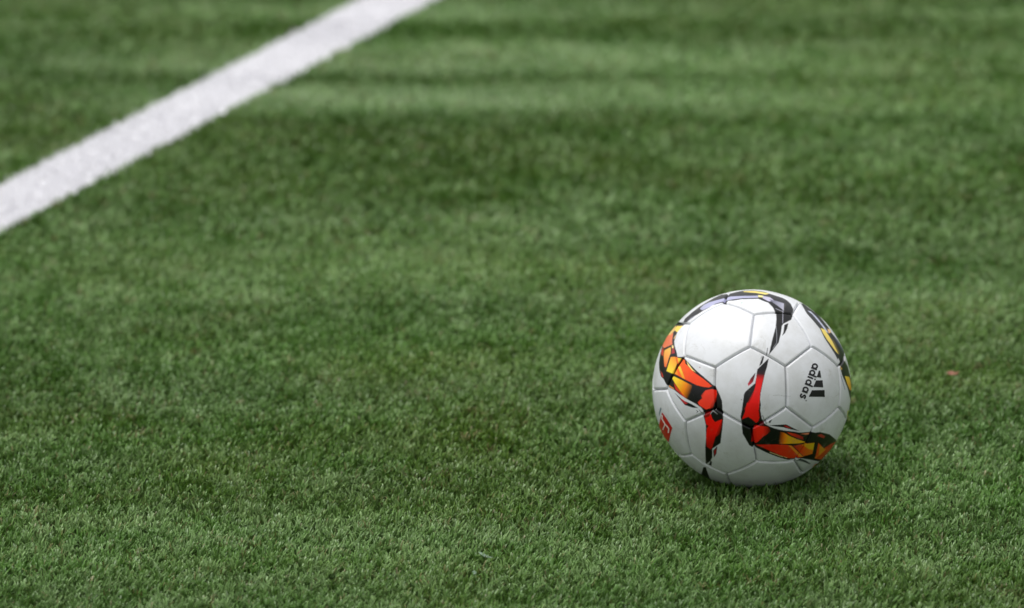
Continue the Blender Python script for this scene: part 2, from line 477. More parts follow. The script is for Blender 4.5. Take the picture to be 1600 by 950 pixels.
# ------------------------------------------------------------------ the ball
# Print on the ball's skin: outlines drawn on a disc that faces the printed side of the ball, in radii
# (u to the right, v up), and laid onto the sphere; 'P' = filled shape (colours, gradient axis), 'L' = stroke (width).
PRINT = [
('P',[(-0.755,0.6676),(-0.6694,0.6432),(-0.6965,0.6232),(-0.7503,0.5559),(-0.7797,0.4611),(-0.7722,0.4137),(-0.751,0.3528),(-0.7439,0.309),(-0.6861,0.3087),(-0.6335,0.2548),(-0.5524,0.1744),(-0.4786,0.1142),(-0.3916,0.0408),(-0.3515,0.0075),(-0.3181,-0.0591),(-0.2915,-0.1257),(-0.2849,-0.219),(-0.2777,-0.3016),(-0.2859,-0.4059),(-0.3023,-0.5427),(-0.383,-0.5997),(-0.3836,-0.689),(-0.4,-0.7218),(-0.4491,-0.7633),(-0.4539,-0.592),(-0.4468,-0.4869),(-0.4503,-0.3662),(-0.4662,-0.3021),(-0.4822,-0.254),(-0.4688,-0.2727),(-0.4787,-0.2193),(-0.4988,-0.1926),(-0.5591,-0.1527),(-0.5994,-0.1327),(-0.66,-0.0994),(-0.7209,-0.0594),(-0.7684,-0.0226),(-0.8298,0.0075),(-0.8573,0.0411),(-0.8798,0.0848),(-0.9076,0.1118),(-0.9256,0.1792),(-0.9299,0.2468),(-0.9206,0.3212),(-0.9114,0.3754),(-0.9039,0.4307),(-0.8565,0.5255),(-0.8091,0.6067)],[(12,12,14)],None),
('P',[(-0.7521,0.6213),(-0.6978,0.6218),(-0.7517,0.5559),(-0.7751,0.5736),(-0.7936,0.5917)],[(250,215,90)],None),
('P',[(-0.7634,0.6323),(-0.8565,0.5255),(-0.8196,0.5302),(-0.7922,0.5604),(-0.7773,0.5757)],[(236,196,120)],None),
('P',[(-0.8565,0.5255),(-0.8196,0.5302),(-0.7921,0.5569),(-0.8005,0.4683),(-0.7965,0.4343),(-0.8795,0.395),(-0.9021,0.4163)],[(236,120,80)],None),
('P',[(-0.7738,0.5188),(-0.7582,0.5355),(-0.7766,0.4848),(-0.7872,0.4952)],[(205,170,120)],None),
('P',[(-0.8019,0.4276),(-0.786,0.4206),(-0.7823,0.4003),(-0.7994,0.3937)],[(255,225,150)],None),
('P',[(-0.796,0.3937),(-0.7823,0.3989),(-0.768,0.3462),(-0.8036,0.3385)],[(165,40,45)],None),
('P',[(-0.8755,0.3746),(-0.8113,0.4061),(-0.8106,0.3466),(-0.826,0.3063),(-0.8562,0.2023),(-0.8735,0.2125),(-0.883,0.3205)],[(250,185,80),(240,105,60)],[(-0.851,0.3741),(-0.8631,0.2057)]),
('P',[(-0.9092,0.3754),(-0.8904,0.4008),(-0.8822,0.3543),(-0.8921,0.3138),(-0.9102,0.3345)],[(200,60,40)],None),
('P',[(-0.9129,0.169),(-0.8939,0.1453),(-0.8799,0.1049),(-0.8972,0.105)],[(190,50,40)],None),
('P',[(-0.8102,0.3075),(-0.7623,0.3092),(-0.7469,0.2386),(-0.7887,0.1395),(-0.8525,0.1666)],[(255,225,60),(255,150,35)],[(-0.8354,0.1786),(-0.7505,0.2856)]),
('P',[(-0.7609,0.3078),(-0.7459,0.3044),(-0.7199,0.2787),(-0.7387,0.2352),(-0.7469,0.252)],[(255,110,20)],None),
('P',[(-0.7438,0.3003),(-0.705,0.2934),(-0.7306,0.2486)],[(250,205,40)],None),
('P',[(-0.6996,0.2853),(-0.669,0.2784),(-0.6638,0.2449),(-0.5658,0.151),(-0.4785,0.0908),(-0.3929,0.0222),(-0.425,0.0075),(-0.4785,0.0128),(-0.5456,0.0289),(-0.6803,0.0931),(-0.7822,0.1449),(-0.745,0.2151),(-0.6978,0.2752)],[(255,105,15),(255,72,18)],[(-0.7551,0.1682),(-0.586,0.1277)]),
('P',[(-0.7551,0.1917),(-0.7312,0.1266),(-0.7809,0.1449)],[(255,150,25)],None),
('P',[(-0.7403,0.2151),(-0.7131,0.215),(-0.66,0.0864),(-0.6904,0.0978)],[(255,225,60),(255,150,20)],[(-0.7281,0.215),(-0.6735,0.0877)]),
('P',[(-0.6504,0.2669),(-0.63,0.2401),(-0.5861,0.1825),(-0.549,0.153),(-0.5928,0.1758),(-0.6367,0.2247)],[(246,226,140)],None),
('L',[(-0.6996,0.2886),(-0.7367,0.2385),(-0.7839,0.1415)],0.0064,(90,40,10)),
('P',[(-0.7992,0.1067),(-0.7719,0.1133),(-0.6803,0.071),(-0.5892,0.0242),(-0.6047,-0.0459),(-0.6115,-0.126),(-0.6533,-0.1007),(-0.7039,-0.0406),(-0.7684,0.051)],[(255,222,50),(255,190,20),(255,140,0),(20,10,5)],[(-0.7752,0.0812),(-0.5859,0.0008)]),
('P',[(-0.7766,0.0511),(-0.7059,-0.0426),(-0.6452,-0.1027),(-0.6735,-0.0894),(-0.7548,-0.0206)],[(215,50,35)],None),
('P',[(-0.8312,0.031),(-0.7752,-0.0045),(-0.7684,-0.0179),(-0.823,0.0102)],[(240,150,70)],None),
('P',[(-0.4584,-0.0205),(-0.3915,-0.0072),(-0.3481,-0.0191),(-0.3435,-0.0591),(-0.3817,-0.1924),(-0.4519,-0.2112),(-0.5189,-0.1693),(-0.5336,-0.1393),(-0.4886,-0.1005),(-0.5,-0.0725)],[(40,6,6),(255,66,40),(255,60,36)],[(-0.5087,-0.0592),(-0.4518,-0.0925)]),
('P',[(-0.3983,-0.1258),(-0.3482,-0.0724),(-0.3817,-0.1924),(-0.4118,-0.2058)],[(255,60,36),(120,14,10)],[(-0.3983,-0.1391),(-0.3582,-0.1657)]),
('P',[(-0.7684,-0.0474),(-0.6804,-0.1228),(-0.5995,-0.1568),(-0.5243,-0.1993),(-0.5861,-0.1941),(-0.6615,-0.1703),(-0.7209,-0.1028)],[(12,12,14)],None),
('P',[(-0.7128,-0.1075),(-0.6588,-0.1622),(-0.6298,-0.1555),(-0.6871,-0.1128)],[(200,38,48)],None),
('P',[(-0.5539,-0.2114),(-0.5244,-0.2327),(-0.5513,-0.2542),(-0.5365,-0.2328)],[(12,12,14)],None),
('L',[(-0.519,-0.216),(-0.4956,-0.2427),(-0.4856,-0.2694)],0.0051,(12,12,14)),
('P',[(-0.4653,-0.27),(-0.4018,-0.2554),(-0.3859,-0.3019),(-0.3579,-0.3355),(-0.3258,-0.3194),(-0.2873,-0.3057),(-0.2922,-0.3498),(-0.326,-0.398),(-0.3503,-0.4704),(-0.3829,-0.5835),(-0.3992,-0.6079),(-0.4393,-0.5773),(-0.4468,-0.4869),(-0.4384,-0.3903),(-0.4542,-0.3261)],[(235,6,4),(255,10,4),(255,12,6),(200,6,4)],[(-0.4541,-0.278),(-0.3586,-0.5429)]),
('P',[(-0.3259,-0.3899),(-0.2873,-0.3097),(-0.298,-0.4461),(-0.3503,-0.4784)],[(255,12,6),(12,8,8)],[(-0.342,-0.406),(-0.298,-0.422)]),
('P',[(-0.4661,-0.2395),(-0.3978,-0.2218),(-0.4179,-0.2779),(-0.4582,-0.294)],[(140,10,8)],None),
('P',[(-0.4527,-0.3582),(-0.4222,-0.3702),(-0.4344,-0.3943),(-0.448,-0.3863)],[(50,5,5)],None),
('L',[(-0.4042,-0.2554),(-0.3857,-0.2194),(-0.3377,-0.2537)],0.0045,(190,190,190)),  # light grey stroke: seam highlight painted into the skin colour
('P',[(-0.3751,-0.6174),(-0.333,-0.5711),(-0.3414,-0.6481),(-0.3675,-0.6889)],[(12,12,14)],None),
('P',[(-0.3654,-0.6198),(-0.3411,-0.5913),(-0.347,-0.644),(-0.3633,-0.6685)],[(165,28,40)],None),
('P',[(-0.4,-0.7218),(-0.3872,-0.7298),(-0.3925,-0.775),(-0.4183,-0.7629)],[(12,12,14)],None),
('P',[(-0.4739,-0.7901),(-0.4478,-0.7897),(-0.4261,-0.8544),(-0.3958,-0.9401),(-0.5055,-0.9157)],[(12,12,14)],None),
('P',[(0.1653,0.3058),(0.1513,0.2272),(0.1279,0.1472),(0.1079,0.0541),(0.0893,-0.0391),(0.0847,-0.1056),(0.092,-0.1522),(0.0893,-0.2055),(0.0894,-0.2155),(0.1027,-0.2888),(0.128,-0.3355),(0.1414,-0.3502),(0.2081,-0.381),(0.2615,-0.3972),(0.3149,-0.4073),(0.415,-0.4183),(0.4808,-0.428),(0.5413,-0.4243),(0.5817,-0.4205),(0.6426,-0.4276),(0.6832,-0.4212),(0.7791,-0.4425),(0.8503,-0.4986),(0.8697,-0.5339),(0.8528,-0.5644),(0.7986,-0.6287),(0.758,-0.6761),(0.7174,-0.7269),(0.6606,-0.7152),(0.6051,-0.702),(0.4961,-0.6846),(0.3884,-0.6972),(0.3699,-0.7032),(0.2624,-0.6727),(0.1552,-0.6318),(0.0282,-0.5711),(0.0115,-0.5778),(-0.0185,-0.5576),(-0.0851,-0.4424),(-0.0964,-0.3422),(-0.1064,-0.2755),(-0.093,-0.2055),(-0.075,-0.0524),(-0.0584,-0.0258),(0.0081,0.0341),(0.0321,0.0527),(0.0427,0.1073),(0.0534,0.1925)],[(12,12,14)],None),
('P',[(0.1081,0.3285),(0.1194,0.3205),(0.1027,0.2538),(0.072,0.2238),(0.0867,0.2738)],[(12,12,14)],None),
('P',[(0.0827,0.3005),(0.0981,0.3271),(0.1014,0.3205),(0.0881,0.3005)],[(120,120,125)],None),
('P',[(0.0361,0.1619),(0.0294,0.1272),(0.0121,0.0674),(-0.0318,0.0261),(-0.0397,0.0474),(-0.0118,0.1006)],[(20,6,8),(110,12,20),(205,50,70)],[(0.0348,0.1472),(-0.0251,0.0341)]),
('P',[(0.0494,0.1738),(0.1379,0.1872),(0.1026,0.0541),(0.0847,-0.0391),(0.0813,-0.1189),(0.076,-0.1722),(0.076,-0.2055),(-0.0464,-0.2055),(-0.0185,-0.1256),(0.0228,-0.0058),(0.0381,0.0474)],[(16,16,18),(48,14,18),(225,8,2),(255,8,0)],[(0.0814,0.2071),(0.068,0.0341)]),
('P',[(-0.0185,-0.0657),(0.0294,0.0474),(0.0414,0.0441),(0.0081,-0.079),(-0.0384,-0.2055),(-0.075,-0.2055)],[(10,8,8),(10,8,8),(255,8,0)],[(-0.0251,-0.0524),(0.0148,-0.0723)]),
('P',[(-0.0437,-0.1389),(0.076,-0.1389),(0.0694,-0.2155),(0.0827,-0.2754),(0.0681,-0.3221),(0.0481,-0.3368),(0.0082,-0.3034),(-0.0318,-0.2768),(-0.0931,-0.3035),(-0.0651,-0.2355)],[(250,8,0),(225,6,2)],[(-0.0185,-0.1422),(0.0481,-0.3288)]),
('P',[(0.0747,-0.1822),(0.0894,-0.2155),(0.0947,-0.2755),(0.0747,-0.2754)],[(60,4,6)],None),
('P',[(0.0881,-0.3208),(0.128,-0.3255),(0.1214,-0.3569),(0.0814,-0.3568)],[(110,12,22)],None),
('P',[(0.0348,-0.3655),(0.1014,-0.3655),(0.1281,-0.3689),(0.1747,-0.3756),(0.1895,-0.4158),(0.1615,-0.4438),(0.1228,-0.4692),(0.0749,-0.5161),(0.0482,-0.5375),(0.0015,-0.5241),(0.0115,-0.4557),(0.0202,-0.3956)],[(190,14,8),(250,32,14),(245,34,18),(120,10,6)],[(0.0015,-0.4758),(0.1815,-0.4626)]),
('P',[(0.2715,-0.4146),(0.3301,-0.4315),(0.3736,-0.4598),(0.4543,-0.4937),(0.5521,-0.5253),(0.4679,-0.5368),(0.3204,-0.5415),(0.2786,-0.5433)],[(10,8,8),(200,90,0),(255,150,5),(240,180,20)],[(0.2783,-0.4628),(0.3754,-0.4765)]),
('P',[(0.3534,-0.4248),(0.4406,-0.4399),(0.5146,-0.4685),(0.5215,-0.5008),(0.4407,-0.4748),(0.3937,-0.4545)],[(225,60,25),(170,18,22)],[(0.3735,-0.4329),(0.508,-0.4873)]),
('P',[(0.4876,-0.4415),(0.5413,-0.4324),(0.5831,-0.4286),(0.5832,-0.4447),(0.5414,-0.4485)],[(225,130,95)],None),
('P',[(0.6597,-0.4561),(0.697,-0.4402),(0.7395,-0.4637),(0.7247,-0.4838),(0.6905,-0.4719)],[(170,45,38)],None),
('P',[(0.6707,-0.5291),(0.7264,-0.5844),(0.7948,-0.5395),(0.8609,-0.515),(0.8663,-0.5353),(0.8595,-0.561),(0.7986,-0.6219),(0.7309,-0.7065),(0.6391,-0.6868),(0.6548,-0.6104)],[(235,85,15),(220,75,20)],[(0.6577,-0.5764),(0.7986,-0.6152)]),
('P',[(0.6847,-0.5564),(0.7418,-0.593),(0.6998,-0.6332),(0.6761,-0.6519)],[(228,160,25)],None),
('P',[(0.74,-0.5744),(0.7948,-0.5408),(0.8582,-0.5177),(0.7961,-0.5761)],[(205,44,24)],None),
('L',[(0.7439,-0.5951),(0.7,-0.6387),(0.639,-0.682)],0.0064,(240,150,40)),
('P',[(0.0449,-0.5529),(0.2485,-0.5479),(0.3623,-0.5517),(0.4076,-0.5607),(0.5231,-0.6713),(0.4556,-0.6842),(0.3883,-0.6863),(0.3617,-0.6841),(0.2488,-0.6388),(0.1551,-0.5981)],[(220,26,12),(225,34,12),(230,60,15)],[(0.0616,-0.5563),(0.3829,-0.6382)]),
('P',[(0.3707,-0.5551),(0.3996,-0.5593),(0.523,-0.6699),(0.4791,-0.6708)],[(242,150,40)],None),
('P',[(0.421,-0.5608),(0.458,-0.5543),(0.5286,-0.5413),(0.6313,-0.5287),(0.6123,-0.6405),(0.523,-0.6658)],[(200,34,10),(225,80,15),(232,120,18)],[(0.4413,-0.5811),(0.5899,-0.596)]),
('P',[(0.5017,-0.5492),(0.6313,-0.5301),(0.6199,-0.6031),(0.5763,-0.5924),(0.5423,-0.5718)],[(225,150,20),(225,190,25)],[(0.5084,-0.5479),(0.6168,-0.5692)]),
('L',[(0.1886,-0.6265),(0.2891,-0.6633),(0.3597,-0.6827)],0.0071,(235,200,140)),
('P',[(0.1747,-0.3596),(0.2748,-0.3524),(0.3449,-0.3479),(0.4068,-0.3781),(0.4774,-0.4119),(0.4538,-0.4078),(0.3868,-0.3955),(0.3149,-0.3772),(0.2481,-0.3704)],[(12,12,14)],None),
('P',[(0.3165,-0.3605),(0.3466,-0.3579),(0.4035,-0.3895),(0.36,-0.3834)],[(185,40,38)],None),
('P',[(0.176,-0.3169),(0.2093,-0.2989),(0.1867,-0.3322),(0.2027,-0.3369),(0.1747,-0.3342)],[(12,12,14)],None),
('L',[(0.1113,-0.2621),(0.128,-0.3055),(0.1467,-0.3455)],0.0058,(12,12,14)),
('L',[(0.1413,-0.3088),(0.1534,-0.3422)],0.0045,(12,12,14)),
('L',[(0.2081,-0.3723),(0.2481,-0.3904),(0.3149,-0.404)],0.0051,(190,190,195)),
('L',[(0.321,-0.673),(0.3614,-0.6922),(0.3918,-0.7061)],0.0051,(12,12,14)),
('P',[(0.4928,-0.6873),(0.5438,-0.7057),(0.6026,-0.7413),(0.5785,-0.7394),(0.51,-0.7121),(0.4626,-0.7047)],[(60,66,70)],None),
('L',[(0.4423,-0.7065),(0.5237,-0.7191),(0.5924,-0.7466)],0.0045,(40,44,48)),
('P',[(0.641,-0.7483),(0.6835,-0.7438),(0.67,-0.7912),(0.6158,-0.7912)],[(190,110,30)],None),
('P',[(-0.6566,0.6608),(-0.6038,0.7067),(-0.5461,0.74),(-0.4886,0.7783),(-0.4359,0.8069),(-0.4024,0.8311),(-0.3448,0.8471),(-0.2969,0.8594),(-0.2704,0.8502),(-0.2442,0.8771),(-0.1962,0.8782),(-0.1005,0.895),(-0.0925,0.8926),(0.0553,0.8981),(0.1022,0.8774),(0.1559,0.8604),(0.2027,0.8125),(0.2226,0.773),(0.2326,0.7526),(0.237,0.6983),(0.23,0.6172),(0.1949,0.476),(0.1781,0.3957),(0.1647,0.3372),(0.2081,0.3927),(0.2616,0.4628),(0.282,0.5501),(0.2923,0.6309),(0.3092,0.6513),(0.3846,0.6924),(0.4012,0.7402),(0.4112,0.7883),(0.3783,0.857),(0.3382,0.8928),(0.2979,0.9134),(0.1633,0.9542),(0.1094,0.9725),(0.015,0.9867),(-0.093,0.9827),(-0.1394,0.9756),(-0.2115,0.9573),(-0.3177,0.9408),(-0.3895,0.9049),(-0.4613,0.8609),(-0.5284,0.8175),(-0.6052,0.7597),(-0.6772,0.6948),(-0.6936,0.6632)],[(12,12,14)],None),
('P',[(-0.0287,0.9306),(-0.2206,0.9217),(-0.3358,0.8908),(-0.4321,0.8626),(-0.4898,0.8339),(-0.5278,0.7949),(-0.5032,0.7795),(-0.4311,0.8128),(-0.3737,0.8465),(-0.297,0.8703),(-0.2203,0.8883),(-0.1005,0.9054),(-0.0926,0.9044),(0.0566,0.9085),(0.0486,0.9308),(-0.0927,0.9254)],[(165,166,196)],None),
('P',[(-0.6518,0.6646),(-0.6232,0.6983),(-0.5606,0.7363),(-0.5941,0.7051)],[(120,124,140)],None),
('P',[(-0.0929,0.9768),(0.0285,0.9786),(0.1667,0.9543),(0.1294,0.9425),(0.0285,0.9591),(-0.0929,0.9694)],[(240,218,110)],None),
('P',[(0.052,0.9379),(0.1038,0.931),(0.097,0.9128),(0.0553,0.9155)],[(236,226,150)],None),
('P',[(0.0991,0.9296),(0.1697,0.916),(0.2233,0.876),(0.156,0.8742),(0.099,0.9031)],[(186,182,205)],None),
('P',[(0.1628,0.895),(0.23,0.8816),(0.312,0.8575),(0.31,0.7859),(0.2565,0.8266),(0.203,0.8607)],[(90,90,108),(170,170,188)],[(0.1762,0.8826),(0.3103,0.8216)]),
('L',[(0.3026,0.856),(0.3018,0.7667),(0.2998,0.658)],0.0058,(170,170,185)),
('L',[(0.2295,0.8038),(0.3099,0.7701)],0.0051,(150,150,165)),
('L',[(0.234,0.6239),(0.2418,0.5365),(0.2416,0.4594),(0.2048,0.4024)],0.0045,(150,152,160)),
('P',[(0.3158,0.6378),(0.3575,0.6597),(0.3424,0.5974),(0.3221,0.5556),(0.2939,0.5286),(0.3088,0.5703)],[(12,12,14)],None),
('P',[(0.1387,0.3392),(0.148,0.3392),(0.1561,0.4073),(0.1494,0.4073)],[(70,72,76)],None),
('P',[(0.4824,0.8653),(0.5397,0.761),(0.5998,0.6919),(0.6735,0.6056),(0.7133,0.5233),(0.767,0.4427),(0.8211,0.3623),(0.855,0.3032),(0.8621,0.3202),(0.8837,0.2665),(0.8819,0.2193),(0.9022,0.1454),(0.9299,0.0849),(0.958,0.0177),(0.9799,-0.0633),(0.998,-0.1108),(1.0088,-0.0702),(1.0129,-0.0025),(1,0.0787),(0.9847,0.1394),(0.9617,0.2338),(0.9265,0.2941),(0.9318,0.3283),(0.9255,0.3867),(0.8626,0.4871),(0.7871,0.574),(0.7574,0.6285),(0.6514,0.7624),(0.5694,0.8189),(0.5092,0.8606)],[(12,12,14)],None),
('P',[(0.5459,0.7904),(0.5828,0.7831),(0.6417,0.7219),(0.7187,0.6271),(0.7623,0.565),(0.7349,0.5781),(0.6746,0.6605),(0.5944,0.7554)],[(186,190,212)],None),
('P',[(0.6791,0.6139),(0.7229,0.5984),(0.7954,0.4906),(0.8661,0.3541),(0.8352,0.3827),(0.7472,0.4966),(0.7069,0.5571)],[(250,222,100)],None),
('P',[(0.7481,0.6086),(0.7776,0.6028),(0.7849,0.5739),(0.7637,0.5651)],[(250,196,140)],None),
('P',[(0.7924,0.5124),(0.823,0.4789),(0.8768,0.3644),(0.8559,0.3708)],[(110,92,44)],None),
('P',[(0.7972,0.5591),(0.8522,0.5005),(0.9086,0.4205),(0.9164,0.3722),(0.8509,0.466)],[(60,56,96)],None),
('P',[(0.9288,0.1401),(0.9746,0.1324),(0.9892,0.0853),(1.0061,-0.0039),(0.9811,0.0008),(0.951,0.0682)],[(250,215,70),(245,165,30)],[(0.9372,0.1321),(0.9949,0.011)]),
('P',[(0.8807,0.2428),(0.9055,0.206),(0.8887,0.2025)],[(210,165,50)],None),
('P',[(0.8871,0.1655),(0.9368,0.0042),(0.9283,0.0042),(0.8883,0.1318)],[(150,150,172)],None),
('P',[(0.9597,-0.2117),(0.9865,-0.1988),(0.9865,-0.2801),(0.9628,-0.2733)],[(190,186,60)],None),
('P',[(0.5339,-0.1039),(0.5433,-0.1026),(0.5473,-0.1106),(0.5419,-0.1173),(0.5339,-0.1132)],[(40,40,44)],None),
('P',[(-0.9088,-0.1956),(-0.8961,-0.209),(-0.9094,-0.2523),(-0.9215,-0.2958),(-0.9248,-0.2579)],[(110,130,140)],None),
('P',[(-0.965,-0.3079),(-0.9564,-0.335),(-0.9499,-0.3675),(-0.9618,-0.3513)],[(60,66,80)],None),
('L',[(0.2145,-0.0624),(0.2744,-0.0578),(0.3145,-0.0671),(0.3845,-0.0691)],0.0029,(150,150,150)),
('P',[(-0.5253,0.211),(-0.5139,0.2143),(-0.5092,0.203),(-0.5206,0.1963)],[(170,140,145)],None),
('P',[(-0.1036,-0.1043),(-0.0943,-0.1043),(-0.0943,-0.1149),(-0.1036,-0.1136)],[(70,72,80)],None),
('P',[(-0.1195,0.864),(-0.1004,0.863),(-0.1051,0.8493),(-0.1147,0.8493)],[(170,190,180)],None),
]
# thin raised print: (name, strokes or outlines, colour)
DECALS = [
('slanted_bar',[('P',[(0.6415,0.1244),(0.6868,0.1178),(0.6755,0.1887),(0.6619,0.1887)])],(12,12,14)),
('slanted_bar',[('P',[(0.6361,0.091),(0.7003,0.0944),(0.7076,0.0229),(0.6077,0.0269)])],(12,12,14)),
('slanted_bar',[('P',[(0.5956,-0.0058),(0.7212,-0.0025),(0.7246,-0.0707),(0.5647,-0.0706)])],(12,12,14)),
('letter',[('L',[(0.615,0.2129),(0.6239,0.2112),(0.6328,0.2128),(0.64,0.2174),(0.6446,0.2243),(0.6458,0.2324),(0.6435,0.2405),(0.638,0.2475),(0.6302,0.2521),(0.6211,0.2538),(0.6123,0.2523),(0.6051,0.2477),(0.6005,0.2408),(0.5993,0.2326),(0.6016,0.2245),(0.6071,0.2175),(0.615,0.2129)],0.0161),('L',[(0.5857,0.2191),(0.641,0.1984)],0.0167)],(12,12,14)),
('letter',[('L',[(0.5898,0.1479),(0.5989,0.1462),(0.6076,0.1478),(0.6148,0.1523),(0.6194,0.1592),(0.6207,0.1674),(0.6183,0.1755),(0.6128,0.1824),(0.6049,0.1871),(0.596,0.1888),(0.5872,0.1872),(0.58,0.1826),(0.5754,0.1757),(0.5742,0.1677),(0.5765,0.1595),(0.582,0.1526),(0.5898,0.1479)],0.0161),('L',[(0.5606,0.1541),(0.6398,0.1243)],0.0167)],(12,12,14)),
('letter',[('L',[(0.5534,0.053),(0.5623,0.0513),(0.5711,0.0529),(0.5783,0.0574),(0.5829,0.0643),(0.584,0.0724),(0.5817,0.0805),(0.5762,0.0875),(0.5684,0.0921),(0.5594,0.0939),(0.5506,0.0923),(0.5434,0.0878),(0.5389,0.0809),(0.5377,0.0727),(0.54,0.0646),(0.5455,0.0577),(0.5534,0.053)],0.0161),('L',[(0.5242,0.0593),(0.6032,0.0294)],0.0167)],(12,12,14)),
('letter',[('L',[(0.5256,-0.0193),(0.5345,-0.021),(0.5433,-0.0194),(0.5505,-0.0149),(0.555,-0.008),(0.5562,0),(0.5539,0.0082),(0.5484,0.0151),(0.5406,0.0198),(0.5316,0.0215),(0.5229,0.02),(0.5157,0.0154),(0.5111,0.0086),(0.5099,0.0004),(0.5123,-0.0077),(0.5178,-0.0146),(0.5256,-0.0193)],0.0161),('L',[(0.4965,-0.013),(0.5516,-0.0339)],0.0167)],(12,12,14)),
('letter',[('L',[(0.551,0.1292),(0.6063,0.1083)],0.0167),('L',[(0.6176,0.1041),(0.6314,0.0989)],0.0167)],(12,12,14)),
('letter',[('L',[(0.5164,-0.0883),(0.5277,-0.0812),(0.5317,-0.067),(0.5246,-0.0557),(0.5131,-0.0614),(0.5022,-0.0729),(0.4906,-0.0771),(0.4833,-0.0643),(0.4884,-0.0491),(0.4992,-0.0432)],0.0161)],(12,12,14)),
('badge',[('P',[(-0.8897,-0.2456),(-0.8448,-0.3056),(-0.7852,-0.3978),(-0.8026,-0.4566),(-0.8242,-0.546),(-0.874,-0.4878),(-0.9239,-0.3892),(-0.915,-0.3392)])],(205,16,24)),
('badge_figure',[('L',[(-0.8861,-0.2726),(-0.8888,-0.3088),(-0.8578,-0.3625),(-0.8331,-0.3876),(-0.8184,-0.4091),(-0.8247,-0.4515)],0.0135),('L',[(-0.8578,-0.3641),(-0.8666,-0.3898),(-0.8805,-0.4212)],0.0122)],(240,225,220)),
]


def inside(poly, u, v):
    res = np.zeros(len(u), dtype=bool)
    j = len(poly) - 1
    for i in range(len(poly)):
        (x0, y0), (x1, y1) = poly[i], poly[j]
        if y0 != y1:
            c = ((y0 > v) != (y1 > v)) & (u < (x1 - x0) * (v - y0) / (y1 - y0) + x0)
            res ^= c
        j = i
    return res


def near_stroke(pts, w, u, v):
    d = np.full(len(u), 9.0)
    for (x0, y0), (x1, y1) in zip(pts[:-1], pts[1:]):
        dx, dy = x1 - x0, y1 - y0
        t = np.clip(((u - x0) * dx + (v - y0) * dy) / (dx * dx + dy * dy + 1e-12), 0, 1)
        d = np.minimum(d, np.hypot(u - x0 - t * dx, v - y0 - t * dy))
    return d < w / 2


WHITE = lin((216, 218, 222))


def print_uv(u, v):
    col = np.tile(WHITE, (len(u), 1))
    for s in PRINT:
        pts = np.array(s[1])
        pad = 0.02
        k = np.nonzero((u > pts[:, 0].min() - pad) & (u < pts[:, 0].max() + pad) & (v > pts[:, 1].min() - pad) & (v < pts[:, 1].max() + pad))[0]
        if not len(k):
            continue
        if s[0] == 'L':
            h = k[near_stroke(s[1], s[2], u[k], v[k])]
            col[h] = lin(s[3])
            continue
        h = k[inside(s[1], u[k], v[k])]
        if not len(h):
            continue
        cs = [lin(c) for c in s[2]]
        if s[3] is None or len(cs) == 1:
            col[h] = cs[0]
        else:
            (x0, y0), (x1, y1) = s[3]
            dx, dy = x1 - x0, y1 - y0
            t = np.clip(((u[h] - x0) * dx + (v[h] - y0) * dy) / (dx * dx + dy * dy), 0, 1)
            stops = np.linspace(0, 1, len(cs))
            col[h] = np.stack([np.interp(t, stops, [c[q] for c in cs]) for q in range(3)], 1)
    return col


def print_colour(d, turn):
    """colour of the skin in direction d (local: x right, y up, z towards the printed side)"""
    acc = 0
    for ox, oy in ((-0.25, -0.25), (0.25, -0.25), (-0.25, 0.25), (0.25, 0.25)):
        e = d + np.array([ox, oy, 0]) * 0.0045
        u, v, z = e[:, 0].copy(), e[:, 1].copy(), e[:, 2]
        rim = (z < 0) & (z > -0.22)                      # the bands run on a little over the rim
        q = np.hypot(u, v) + 1e-9
        u[rim] /= q[rim] * 1.001; v[rim] /= q[rim] * 1.001
        back = z <= -0.22                                # the far side repeats the print, turned
        b = e @ turn.T
        u[back] = b[back, 0]; v[back] = b[back, 1]
        acc = acc + print_uv(u, v)
    return acc / 4


def truncated_icosahedron():
    p = (1 + 5 ** 0.5) / 2
    S = set()
    for base in ((0, 1, 3 * p), (1, 2 + p, 2 * p), (p, 2, 2 * p + 1)):
        for s in itertools.product((1, -1), repeat=3):
            v = [a * b for a, b in zip(base, s)]
            for k in range(3):
                S.add(tuple(round(x, 9) for x in (v[k:] + v[:k])))
    V = np.array(sorted(S))
    # face axes: 12 icosahedron corners (pentagons), 20 dodecahedron corners (hexagons)
    pent = [(0, a, b * p) for a in (1, -1) for b in (1, -1)]
    pent = [tuple(v[k:] + v[:k]) for v in map(list, pent) for k in range(3)]
    hexa = [t for t in itertools.product((1, -1), repeat=3)]
    q = [[0, a / p, b * p] for a in (1, -1) for b in (1, -1)]
    hexa += [tuple(v[k:] + v[:k]) for v in q for k in range(3)]
    faces = []
    for axes, n in ((pent, 5), (hexa, 6)):
        for ax in axes:
            for flip in (ax, (ax[0], ax[2], ax[1])):
                a = np.array(flip, float); a /= np.linalg.norm(a)
                dots = V @ a
                idx = np.nonzero(dots > dots.max() - 1e-6)[0]
                if len(idx) == n:
                    break
            assert len(idx) == n, (n, len(idx))
            t1 = np.cross(a, [0.3, 0.5, 0.8]); t1 /= np.linalg.norm(t1)
            t2 = np.cross(a, t1)
            o = np.argsort(np.arctan2(V[idx] @ t2, V[idx] @ t1))
            faces.append(idx[o])
    V = V / np.linalg.norm(V[0])
    return V, faces


